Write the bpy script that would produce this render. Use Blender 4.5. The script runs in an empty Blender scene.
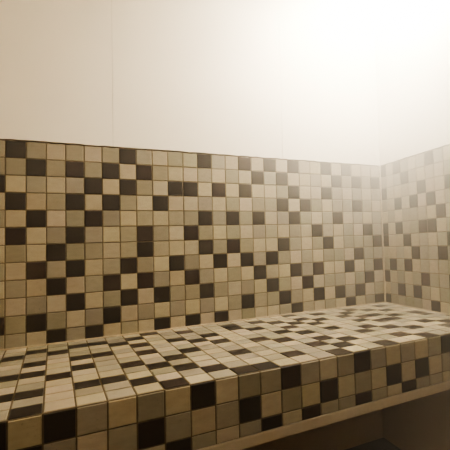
import bpy, bmesh, math, random
from mathutils import Vector, Matrix
random.seed(7)
U = 0.05                       # one tile pitch, metres
C = bpy.context.scene.collection

# ------------------------------------------------------------------ survey of the place (in tile pitches)
CX, CY, CZ = 5.46149, -29.67363, 5.76917
YAW, PIT, ROL = 0.4913, 0.04731, -0.03492
FPX, PPX, PPY = 402.816, 100.805, -1.935
B0, BOFF, W, ROFF = 12.20238, 1.06024, 27.1261, 0.88374
F0, HZ, LIP, CUT = 0.0874, 1.03881, 0.13413, 0.14664
DB, DF, DC, DBO = -0.01823, 0.00146, 0.0004, 1.24614
FLOOR = -11.4
CEIL = 38.0
XL = -9.0                      # left wall
YF = -46.0                     # wall behind the camera
TOP = 12 * HZ                  # top of the tiled band

# ------------------------------------------------------------------ helpers
def link(o, parent=None):
    C.objects.link(o)
    if parent is not None: o.parent = parent
    return o
def obj(name, bm, mat, parent=None, smooth=False):
    bmesh.ops.recalc_face_normals(bm, faces=bm.faces[:])
    me = bpy.data.meshes.new(name); bm.to_mesh(me); bm.free()
    for m in (mat if isinstance(mat, (list, tuple)) else [mat]): me.materials.append(m)
    if smooth:
        for p in me.polygons: p.use_smooth = True
    return link(bpy.data.objects.new(name, me), parent)
def struct(name, bm, mat):
    o = obj(name, bm, mat); o['kind'] = 'structure'; return o
def thing(name, label, cat, loc=(0, 0, 0)):
    o = bpy.data.objects.new(name, None); o.empty_display_size = .05; o.location = loc
    o['label'] = label; o['category'] = cat
    return link(o)
def box(bm, a, b):
    a = [v * U for v in a]; b = [v * U for v in b]
    vs = [bm.verts.new((x, y, z)) for x in (a[0], b[0]) for y in (a[1], b[1]) for z in (a[2], b[2])]
    for f in ((0,1,3,2),(4,6,7,5),(0,4,5,1),(2,3,7,6),(0,2,6,4),(1,5,7,3)):
        bm.faces.new([vs[i] for i in f])
def hexa(bm, lo, hi):
    """solid between two quads given in metres"""
    a = [bm.verts.new(v) for v in lo]; b = [bm.verts.new(v) for v in hi]
    bm.faces.new(a[::-1]); bm.faces.new(b)
    for i in range(4):
        j = (i + 1) % 4; bm.faces.new((a[i], a[j], b[j], b[i]))
def tube(bm, pts, r, n=8):
    pts = [Vector(p) * U for p in pts]; r *= U; rings = []
    for i, p in enumerate(pts):
        d = (pts[min(i+1, len(pts)-1)] - pts[max(i-1, 0)]).normalized()
        u = d.cross(Vector((.3, .5, .8))).normalized(); v = d.cross(u)
        rings.append([bm.verts.new(p + (u*math.cos(t) + v*math.sin(t))*r) for t in [2*math.pi*k/n for k in range(n)]])
    for a, b in zip(rings, rings[1:]):
        for k in range(n): bm.faces.new((a[k], a[(k+1) % n], b[(k+1) % n], b[k]))
    bm.faces.new(rings[0][::-1]); bm.faces.new(rings[-1])

def tile(bm, corners, normal, kind, lay, g=.028, h=.035, bev=.03):
    """one glazed tile with an eased edge: corners (tile units, loop), raised along the normal; kind D/L/M"""
    c = [Vector(p) for p in corners]; n = Vector(normal).normalized(); m = sum(c, Vector()) / 4
    def inset(d):
        out = []
        for i in range(4):
            p, a, b = c[i], c[i-1], c[(i+1) % 4]
            ea, eb = (a-p).normalized(), (b-p).normalized()
            s = max(.3, ea.cross(eb).length)
            out.append(p + (ea + eb) * d / s)
        return out
    jit = n * random.uniform(-.006, .006)
    r0 = [bm.verts.new((p + n*(-.02)) * U) for p in inset(g)]
    r1 = [bm.verts.new((p + n*(h - bev*.7) + jit) * U) for p in inset(g)]
    r2 = [bm.verts.new((p + n*(h - bev*.2) + jit) * U) for p in inset(g + bev*.35)]
    r3 = [bm.verts.new((p + n*h + jit) * U) for p in inset(g + bev)]
    fs = [bm.faces.new(r3)]
    for a, b in ((r0, r1), (r1, r2), (r2, r3)):
        for i in range(4):
            j = (i+1) % 4; fs.append(bm.faces.new((a[i], a[j], b[j], b[i])))
    if kind == 'D':
        k = random.uniform(.85, 1.1); col = (.026*k, .0180*k, .0125*k)
        if random.random() < .25: col = (.031*k, .018*k, .013*k)
    elif kind == 'L':
        k = random.uniform(.92, 1.07); col = (.355*k, .302*k*random.uniform(.98, 1.02), .212*k*random.uniform(.94, 1.06))
    else:
        k = random.uniform(.90, 1.10); col = (.262*k, .232*k*random.uniform(.98, 1.02), .168*k*random.uniform(.94, 1.06))
    for f in fs:
        f.smooth = False
        for l in f.loops: l[lay] = (*col, 1)

# ------------------------------------------------------------------ materials
def new_mat(name):
    m = bpy.data.materials.new(name); m.use_nodes = True
    nt = m.node_tree; return m, nt, nt.nodes['Principled BSDF']
def N(nt, t, **k):
    n = nt.nodes.new(t)
    for a, v in k.items(): setattr(n, a, v)
    return n
def plain(name, col, rough=.6, var=.06, scale=12, bump=0, spec=.5, detail=4):
    m, nt, b = new_mat(name)
    tc = N(nt, 'ShaderNodeTexCoord'); no = N(nt, 'ShaderNodeTexNoise')
    no.inputs['Scale'].default_value = scale; no.inputs['Detail'].default_value = detail
    nt.links.new(tc.outputs['Object'], no.inputs['Vector'])
    mr = N(nt, 'ShaderNodeMapRange'); mr.inputs['From Min'].default_value = .3; mr.inputs['From Max'].default_value = .7
    mr.inputs['To Min'].default_value = 1 - var; mr.inputs['To Max'].default_value = 1 + var
    nt.links.new(no.outputs['Fac'], mr.inputs['Value'])
    vm = N(nt, 'ShaderNodeVectorMath', operation='SCALE'); vm.inputs[0].default_value = col
    nt.links.new(mr.outputs['Result'], vm.inputs['Scale']); nt.links.new(vm.outputs['Vector'], b.inputs['Base Color'])
    b.inputs['Roughness'].default_value = rough; b.inputs['Specular IOR Level'].default_value = spec
    if bump:
        bp = N(nt, 'ShaderNodeBump'); bp.inputs['Strength'].default_value = bump; bp.inputs['Distance'].default_value = .002
        nt.links.new(no.outputs['Fac'], bp.inputs['Height']); nt.links.new(bp.outputs['Normal'], b.inputs['Normal'])
    return m
def tile_mat():
    m, nt, b = new_mat('glazed mosaic')
    at = N(nt, 'ShaderNodeVertexColor', layer_name='tint')
    tc = N(nt, 'ShaderNodeTexCoord'); mp = N(nt, 'ShaderNodeMapping'); mp.inputs['Scale'].default_value = (1, 1, 2.2)
    nt.links.new(tc.outputs['Object'], mp.inputs['Vector'])
    no = N(nt, 'ShaderNodeTexNoise'); no.inputs['Scale'].default_value = 45; no.inputs['Detail'].default_value = 5
    nt.links.new(mp.outputs['Vector'], no.inputs['Vector'])
    mr = N(nt, 'ShaderNodeMapRange'); mr.inputs['From Min'].default_value = .3; mr.inputs['From Max'].default_value = .7
    mr.inputs['To Min'].default_value = .93; mr.inputs['To Max'].default_value = 1.06
    nt.links.new(no.outputs['Fac'], mr.inputs['Value'])
    # dark specks in the stone-look glaze
    n2 = N(nt, 'ShaderNodeTexNoise'); n2.inputs['Scale'].default_value = 260; n2.inputs['Detail'].default_value = 2
    nt.links.new(tc.outputs['Object'], n2.inputs['Vector'])
    m2 = N(nt, 'ShaderNodeMapRange'); m2.inputs['From Min'].default_value = .68; m2.inputs['From Max'].default_value = .76
    m2.inputs['To Min'].default_value = 1; m2.inputs['To Max'].default_value = .72
    nt.links.new(n2.outputs['Fac'], m2.inputs['Value'])
    mu = N(nt, 'ShaderNodeMath', operation='MULTIPLY')
    nt.links.new(mr.outputs['Result'], mu.inputs[0]); nt.links.new(m2.outputs['Result'], mu.inputs[1])
    vm = N(nt, 'ShaderNodeVectorMath', operation='SCALE')
    nt.links.new(at.outputs['Color'], vm.inputs[0]); nt.links.new(mu.outputs['Value'], vm.inputs['Scale'])
    nt.links.new(vm.outputs['Vector'], b.inputs['Base Color'])
    b.inputs['Roughness'].default_value = .42; b.inputs['Specular IOR Level'].default_value = .35
    return m
M_TILE = tile_mat()
M_GROUT = plain('grout', (.17, .135, .085), .9, .2, 60, .3, .2)
M_GROUT_TOP = plain('bench grout', (.13, .10, .06), .85, .2, 60, .3, .3)
M_PANEL = plain('white wall panel', (.78, .72, .62), .45, .02, 3, 0, .4)
M_SEAM = plain('panel joint', (.52, .46, .37), .8, .1, 20)
M_SEAL = plain('silicone sealant', (.36, .29, .19), .4, .15, 50, .2)
M_EDGE = plain('ragged edge grout', (.12, .085, .055), .9, .35, 90, .6, .2)
M_STRIP = plain('painted bench strip', (.42, .355, .265), .5, .08, 20, .1)
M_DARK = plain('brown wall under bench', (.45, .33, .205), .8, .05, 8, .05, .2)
M_FLOOR = plain('dark floor tiles', (.02, .012, .006), .5, .25, 18, .2, .3)
M_CEIL = plain('ceiling panel', (.45, .38, .29), .6, .03, 4)

# ------------------------------------------------------------------ tile patterns read from the place
cols_back = {  # column: twelve rows, top to bottom
 -1: "MMDLMLLMLMDM", 0: "DMLDLDMLMLMM", 1: "MDMLDLLDLMDL", 2: "LMLMLMDMDLMD", 3: "MDMDMDMDLDLM",
  4: "LMDLDMMLMLMD", 5: "MDLDMLLMDMDL", 6: "DLDMLMMDLDLM", 7: "MDMLMDDMDLML", 8: "LMLDLMMLMDLD",
  9: "MLDLMLLDLMML", 10: "MLDLMDLMDMLD", 11: "DMLMDMDLMDML", 12: "MLDLMLMDLMLD", 13: "LMLMDMDLMLML",
 14: "DLDLMLMDLMDM", 15: "LDLMDMLMDLML", 16: "DMLMLMLDMDML", 17: "LDMDMLDMLMDM", 18: "DLDLDMMLDLMD",
 19: "LLLDMLLMMDLM", 20: "LMLMLDMLDLDL", 21: "DLDLMMDMLMLM", 22: "LDMMDLLMLMDL", 23: "DMLMLMMLDLMD",
 24: "LDMDMLMDLMDL", 25: "LMLMLDMMMDLM", 26: "LDMLMMDMDLMD"}
dark_right = {0: (0,5,6,9,11), 1: (2,8), 2: (0,3,5,10), 3: (1,6,8), 4: (3,7,10), 5: (2,5,9), 6: (0,3,5,11), 7: (4,7), 8: (2,6,9)}
dark_right[0] = (0, 2, 5, 6, 9, 11); dark_right[1] = (8,)
DARK_TOP = {(-1,9),(0,0),(0,2),(0,5),(0,7),(0,10),(1,4),(1,9),(2,2),(2,5),(2,7),(2,10),(3,2),(3,7),(3,10),(4,1),(4,4),(4,9),
 (5,0),(5,3),(5,6),(5,8),(5,10),(6,2),(6,4),(6,11),(7,1),(7,5),(7,8),(8,0),(8,7),(8,10),(9,0),(9,3),(9,6),(9,8),(11,1),(11,5),
 (11,9),(11,10),(12,4),(12,8),(13,0),(13,2),(13,6),(13,10),(14,1),(14,3),(14,5),(14,7),(14,9),(15,2),(15,8),(16,0),(16,5),
 (16,7),(16,9),(16,11),(17,3),(17,8),(18,1),(18,4),(18,10),(19,0),(19,3),(19,6),(19,8),(20,2),(20,5),(20,7),(20,9),(21,5),
 (21,7),(21,10),(22,1),(22,3),(22,6),(22,9),(23,2),(23,8),(24,5),(24,6),(24,10),(25,0),(25,3),(-1,2),(-1,5),(-2,4),(-2,7)}
cols_front = {-1: "DML", 0: "LDM", 1: "DML", 2: "MLM", 3: "LML", 4: "MDL", 5: "LMD", 6: "DLM", 7: "LML", 8: "MDM", 9: "MLD",
 10: "DML", 11: "MLD", 12: "LDM", 13: "MLM", 14: "DMD", 15: "MLM", 16: "LDL", 17: "MLD", 18: "LDM", 19: "MLM", 20: "DML",
 21: "LMD", 22: "MLM", 23: "LDL", 24: "MLM", 25: "LMD"}
def rnd(i, k, dark=.24):
    r = random.Random(i*7919 + k*104729 + 5)
    v = r.random()
    if v < dark: return 'D'
    return 'L' if ((i + k) % 2 == 0) != (r.random() < .2) else 'M'
def rnd_pale(i, k): return rnd(i, k, 0)

def bench_pt(x, u, dz=0.0):
    """point of the bench top: x = front joint position, u = 0 at wall .. 1 at the front edge"""
    Bx = B0 + DB*x
    zf = F0 + DF*x; zb = CUT + DC*x
    return Vector((x + DBO*(u-1) + DBO, -Bx*u, zb + (zf-zb)*u + dz))
def clipx(p):
    return Vector((min(p.x, W), p.y, p.z))

# ------------------------------------------------------------------ the room
bm = bmesh.new()
box(bm, (XL-2, YF-2, FLOOR-2), (W+2, 2, FLOOR)); struct('floor', bm, M_FLOOR)
bm = bmesh.new()
box(bm, (XL-2, YF-2, CEIL), (W+2, 2, CEIL+2)); struct('ceiling', bm, M_CEIL)
# rear wall: structural wall with white panels butted edge to edge above the tiled band
bm = bmesh.new()
box(bm, (XL-1, .25, FLOOR), (W+1, 1.4, CEIL)); struct('wall_back', bm, M_SEAM)
def panels_back():
    bm = bmesh.new()
    xs = [XL, -6.35, 5.65, 17.65, W]
    for a, b in zip(xs, xs[1:]):
        g = .009
        box(bm, (a + (g if a > XL else 0), -.02, TOP + .05), (b - (g if b < W else 0), .25, CEIL))
    return bm
struct('trim_2', panels_back(), M_PANEL)   # wall panels, rear
bm = bmesh.new()
box(bm, (W+.25, YF, FLOOR), (W+1.4, .25, CEIL)); struct('wall_right', bm, M_DARK)
bm = bmesh.new()
ys = [0.25, -14.3, -26.3, -38.3, YF]
for a, b in zip(ys, ys[1:]):
    box(bm, (W-.02, b + .02, TOP+.05), (W+.25, a - .02, CEIL))
struct('trim_3', bm, M_PANEL)   # wall panels, right
bm = bmesh.new(); box(bm, (XL-1, YF, FLOOR), (XL, .25, CEIL)); struct('wall_left', bm, M_DARK)
bm = bmesh.new(); box(bm, (XL-1, YF-1, FLOOR), (W+1.4, YF, CEIL)); struct('wall_front', bm, M_PANEL)
# brown lining of the open space under the bench
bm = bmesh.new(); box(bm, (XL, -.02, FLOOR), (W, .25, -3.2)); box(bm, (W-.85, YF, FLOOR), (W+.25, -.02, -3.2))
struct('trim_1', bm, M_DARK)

# ------------------------------------------------------------------ tiled bands on the walls
def ragged(bm, a, b, ax, r):
    """uneven line of grout smeared along the upper edge of a tiled band"""
    pts = []; n = int(abs(b-a)/.35)
    rr = random.Random(3)
    for i in range(n+1):
        t = a + (b-a)*i/n; z = TOP + .035 + rr.uniform(-.02, .03)
        pts.append((t, -.02, z) if ax == 'x' else (W-.02, t, z))
    tube(bm, pts, r, 6)
t = thing('tile_backsplash', 'band of cream and dark brown mosaic tiles on the rear wall behind the bench', 'backsplash', (13*U, 0, 0))
inv = Matrix.Translation(-t.location)
def put(name, bm, mat, parent, lab=None):
    bmesh.ops.translate(bm, verts=bm.verts[:], vec=-parent.location)
    o = obj(name, bm, mat, parent)
    if lab: o['label'] = lab
    return o
bm = bmesh.new(); box(bm, (XL, 0, -.1), (W, .24, TOP)); put('grout', bm, M_GROUT, t)
bm = bmesh.new(); lay = bm.loops.layers.float_color.new('tint')
for c in range(-9, 28):
    x0, x1 = c, min(c+1, W-.02)
    if x1 - x0 < .1: continue
    for k in range(12):
        kind = cols_back[c][k] if c in cols_back else rnd(c, k)
        if c == 27: kind = 'L'
        z1 = (12-k)*HZ; z0 = z1 - HZ
        tile(bm, [(x0, 0, z0), (x1, 0, z0), (x1, 0, z1), (x0, 0, z1)], (0, -1, 0), kind, lay)
put('tiles', bm, M_TILE, t)
bm = bmesh.new(); ragged(bm, XL+.1, W-.1, 'x', .045); put('edge_grout', bm, M_EDGE, t)

t = thing('tile_backsplash', 'hazy short band of mosaic tiles on the right-hand wall past the corner', 'backsplash', (W*U, -8*U, 0))
bm = bmesh.new(); box(bm, (W, YF+6, -.1), (W+.24, 0, TOP)); put('grout', bm, M_GROUT, t)
bm = bmesh.new(); lay = bm.loops.layers.float_color.new('tint')
for qn in range(0, 33):
    y0 = -(ROFF + qn - 1) if qn else -.04; y1 = -(ROFF + qn)
    for k in range(12):
        if qn in dark_right: kind = 'D' if k in dark_right[qn] else rnd_pale(qn, k)
        else: kind = rnd(qn+40, k)
        z1 = (12-k)*HZ; z0 = z1 - HZ
        tile(bm, [(W, y0, z0), (W, y1, z0), (W, y1, z1), (W, y0, z1)], (-1, 0, 0), kind, lay)
put('tiles', bm, M_TILE, t)
bm = bmesh.new(); ragged(bm, -.1, -32, 'y', .04); put('edge_grout', bm, M_EDGE, t)
bm = bmesh.new(); tube(bm, [(W-.07, -.07, CUT+.1), (W-.07, -.07, TOP)], .08)
put('sealant_bead', bm, M_SEAL, t)

# ------------------------------------------------------------------ the bench
T = .55      # thickness hidden below the front tiles
t = thing('tiled_bench', 'long built-in bench covered in cream and dark brown mosaic tiles, cantilevered from the walls', 'bench', (13*U, -6*U, 0))
FH = 2.56*HZ
x_left, x_right = XL, W
def cutpt(x, u, dz=0): return bench_pt(x, u, dz)
def raw(x, u, dz):
    """like bench_pt but x is the true room position at this depth"""
    Bx = B0 + DB*x; zf = F0 + DF*x; zb = CUT + DC*x
    return Vector((x, -Bx*u, zb + (zf-zb)*u + dz))
bm = bmesh.new()
fr = .012
hexa(bm, [raw(XL, 0, -FH)*U, raw(W, 0, -FH)*U, raw(W, 1, -FH)*U, raw(XL, 1, -FH)*U],
         [raw(XL, 0, -.0)*U, raw(W, 0, -.0)*U, raw(W, 1, -.0)*U, raw(XL, 1, -.0)*U])
put('grout', bm, M_GROUT_TOP, t)
bm = bmesh.new(); lay = bm.loops.layers.float_color.new('tint')
def clip_quad(c):
    """keep the part of a tile inside the side walls; None when nothing is left"""
    out = []
    for i in range(4):
        p = c[i]; q = c[(i+1) % 4]
        out.append(p)
    if min(p.x for p in c) > W - .12 or max(p.x for p in c) < XL + .12: return None
    return [Vector((min(max(p.x, XL), W), p.y, p.z)) for p in c]
for i in range(-11, 27):
    for k in range(12):
        xa, xb = i + BOFF, i + 1 + BOFF
        cs = []
        for x, kk in ((xa, k), (xb, k), (xb, k+1), (xa, k+1)):
            Bx = B0 + DB*x
            u = 1.0 - .004 if kk == 0 else (Bx - LIP - kk)/Bx
            if kk == 12: u = max(u, .006)
            Bx = B0 + DB*x; zf = F0 + DF*x; zb = CUT + DC*x
            cs.append(Vector((x + DBO*u, -Bx*u, zb + (zf-zb)*u)))
        cs = clip_quad(cs)
        if not cs: continue
        kind = ('D' if (i, k) in DARK_TOP else rnd_pale(i, k)) if i >= -2 else rnd(i, k)
        tile(bm, cs, (0, -.01, 1), kind, lay)
put('top_tiles', bm, M_TILE, t, 'mosaic tiles of the seat surface')
bm = bmesh.new(); lay = bm.loops.layers.float_color.new('tint')
for i in range(-12, 26):
    x0, x1 = max(i + BOFF + DBO, XL), min(i + 1 + BOFF + DBO, W)
    if x1 - x0 < .15: continue
    ka = i + BOFF
    for k in range(3):
        kind = cols_front[i][k] if i in cols_front else rnd(i+90, k)
        def fp(x, dz):
            xx = x - DBO
            return Vector((x, -(B0 + DB*xx), F0 + DF*xx + dz))
        za, zb = -k*HZ, -min((k+1)*HZ, FH)
        tile(bm, [fp(x0, zb), fp(x1, zb), fp(x1, za), fp(x0, za)], (0, -1, 0), kind, lay)
put('front_tiles', bm, M_TILE, t, 'mosaic tiles of the front face')
bm = bmesh.new()
def fq(x, y, dz):
    xx = x - DBO
    return Vector((x, -(B0 + DB*xx) + y, F0 + DF*xx + dz))*U
hexa(bm, [fq(XL, -.10, -FH-.47), fq(W, -.10, -FH-.47), fq(W, 1.0, -FH-.47), fq(XL, 1.0, -FH-.47)],
         [fq(XL, -.10, -FH), fq(W, -.10, -FH), fq(W, 1.0, -FH), fq(XL, 1.0, -FH)])
bmesh.ops.bevel(bm, geom=bm.edges[:], offset=.0012, segments=2, affect='EDGES')
put('edge_strip', bm, M_STRIP, t, 'plain beige strip along the lower front edge')
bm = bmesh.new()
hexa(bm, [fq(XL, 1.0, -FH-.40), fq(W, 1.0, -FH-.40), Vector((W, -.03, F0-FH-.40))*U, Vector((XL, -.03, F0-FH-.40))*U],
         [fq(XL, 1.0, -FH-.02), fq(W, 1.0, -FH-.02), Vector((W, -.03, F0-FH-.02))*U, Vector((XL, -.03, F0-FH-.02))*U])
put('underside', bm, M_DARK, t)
bm = bmesh.new()
tube(bm, [(x, -.03, CUT + DC*x + .05) for x in (XL+.1, 0, 9, 18, W-.1)], .075)
tube(bm, [(W-.04, -.1, CUT + DC*W + .04), (W-.04, -B0+.6, F0 + DF*W + .06)], .06)
put('sealant_bead', bm, M_SEAL, t)

# ------------------------------------------------------------------ steam
bm = bmesh.new(); box(bm, (XL-.5, YF-.5, FLOOR-.5), (W+.6, .6, CEIL+.5))
st = obj('steam', bm, [])
st['kind'] = 'stuff'; st['label'] = 'warm white steam hanging in the room, thickest in the upper right corner'; st['category'] = 'steam'
m = bpy.data.materials.new('steam'); m.use_nodes = True; nt = m.node_tree; nt.nodes.clear()
out = N(nt, 'ShaderNodeOutputMaterial'); vs = N(nt, 'ShaderNodeVolumeScatter')
vs.inputs['Color'].default_value = (1, .97, .92, 1); vs.inputs['Anisotropy'].default_value = .1
tc = N(nt, 'ShaderNodeTexCoord'); sep = N(nt, 'ShaderNodeSeparateXYZ'); nt.links.new(tc.outputs['Object'], sep.inputs[0])
def rng(sock, a, b, c, d):
    r = N(nt, 'ShaderNodeMapRange'); r.interpolation_type = 'SMOOTHSTEP'
    for n_, v in zip(('From Min', 'From Max', 'To Min', 'To Max'), (a, b, c, d)): r.inputs[n_].default_value = v
    nt.links.new(sock, r.inputs['Value']); return r.outputs['Result']
fx = rng(sep.outputs['X'], 6*U, 27*U, 0.03, 1); fz = rng(sep.outputs['Z'], 4*U, 23*U, .10, 1)
mu = N(nt, 'ShaderNodeMath', operation='MULTIPLY'); nt.links.new(fx, mu.inputs[0]); nt.links.new(fz, mu.inputs[1])
ma = N(nt, 'ShaderNodeMath', operation='MULTIPLY_ADD'); nt.links.new(mu.outputs[0], ma.inputs[0])
ma.inputs[1].default_value = 2.35; ma.inputs[2].default_value = .02
nt.links.new(ma.outputs[0], vs.inputs['Density']); nt.links.new(vs.outputs[0], out.inputs['Volume'])
st.data.materials.append(m)

# ------------------------------------------------------------------ light
def area(name, loc, target, size, power, col):
    l = bpy.data.lights.new(name, 'AREA'); l.shape = 'DISK'; l.size = size; l.energy = power; l.color = col
    o = link(bpy.data.objects.new(name, l)); o.location = Vector(loc)*U
    o.rotation_euler = (Vector(target) - Vector(loc)).to_track_quat('-Z', 'Y').to_euler(); return o
area('ceiling_lamp', (23.4, -8.5, 27.5), (27, -4, 8), .4, 50, (1, .905, .72))
area('fill_lamp', (2, -41, 22), (12, -10, -3), .5, 5.2, (1, .88, .68))  # added weak fill from behind the camera, lifts the bench front; no real fixture
w = bpy.data.worlds.new('World'); bpy.context.scene.world = w; w.use_nodes = True
w.node_tree.nodes['Background'].inputs['Color'].default_value = (.02, .016, .012, 1)

# ------------------------------------------------------------------ camera
cam = bpy.data.cameras.new('camera'); co = link(bpy.data.objects.new('camera', cam))
cam.sensor_width = 36; cam.lens = FPX/450*36; cam.shift_x = -PPX/450; cam.shift_y = PPY/450; cam.clip_start = .01
s, c_ = math.sin(YAW), math.cos(YAW); sp, cp = math.sin(PIT), math.cos(PIT)
fwd = Vector((s*cp, c_*cp, sp)); up = Vector((-s*sp, -c_*sp, cp)); rt = Vector((c_, -s, 0))
sr, cr = math.sin(ROL), math.cos(ROL)
X = rt*cr + up*sr; Y = up*cr - rt*sr
R = Matrix((X, Y, -fwd)).transposed().to_4x4()
co.matrix_world = Matrix.Translation(Vector((CX, CY, CZ))*U) @ R
bpy.context.scene.camera = co
sc = bpy.context.scene
sc.view_settings.view_transform = 'AgX'; sc.view_settings.look = 'AgX - High Contrast'
sc.view_settings.exposure = 0.27
sc.cycles.volume_bounces = 3
sc.cycles.volume_step_rate = 1.0
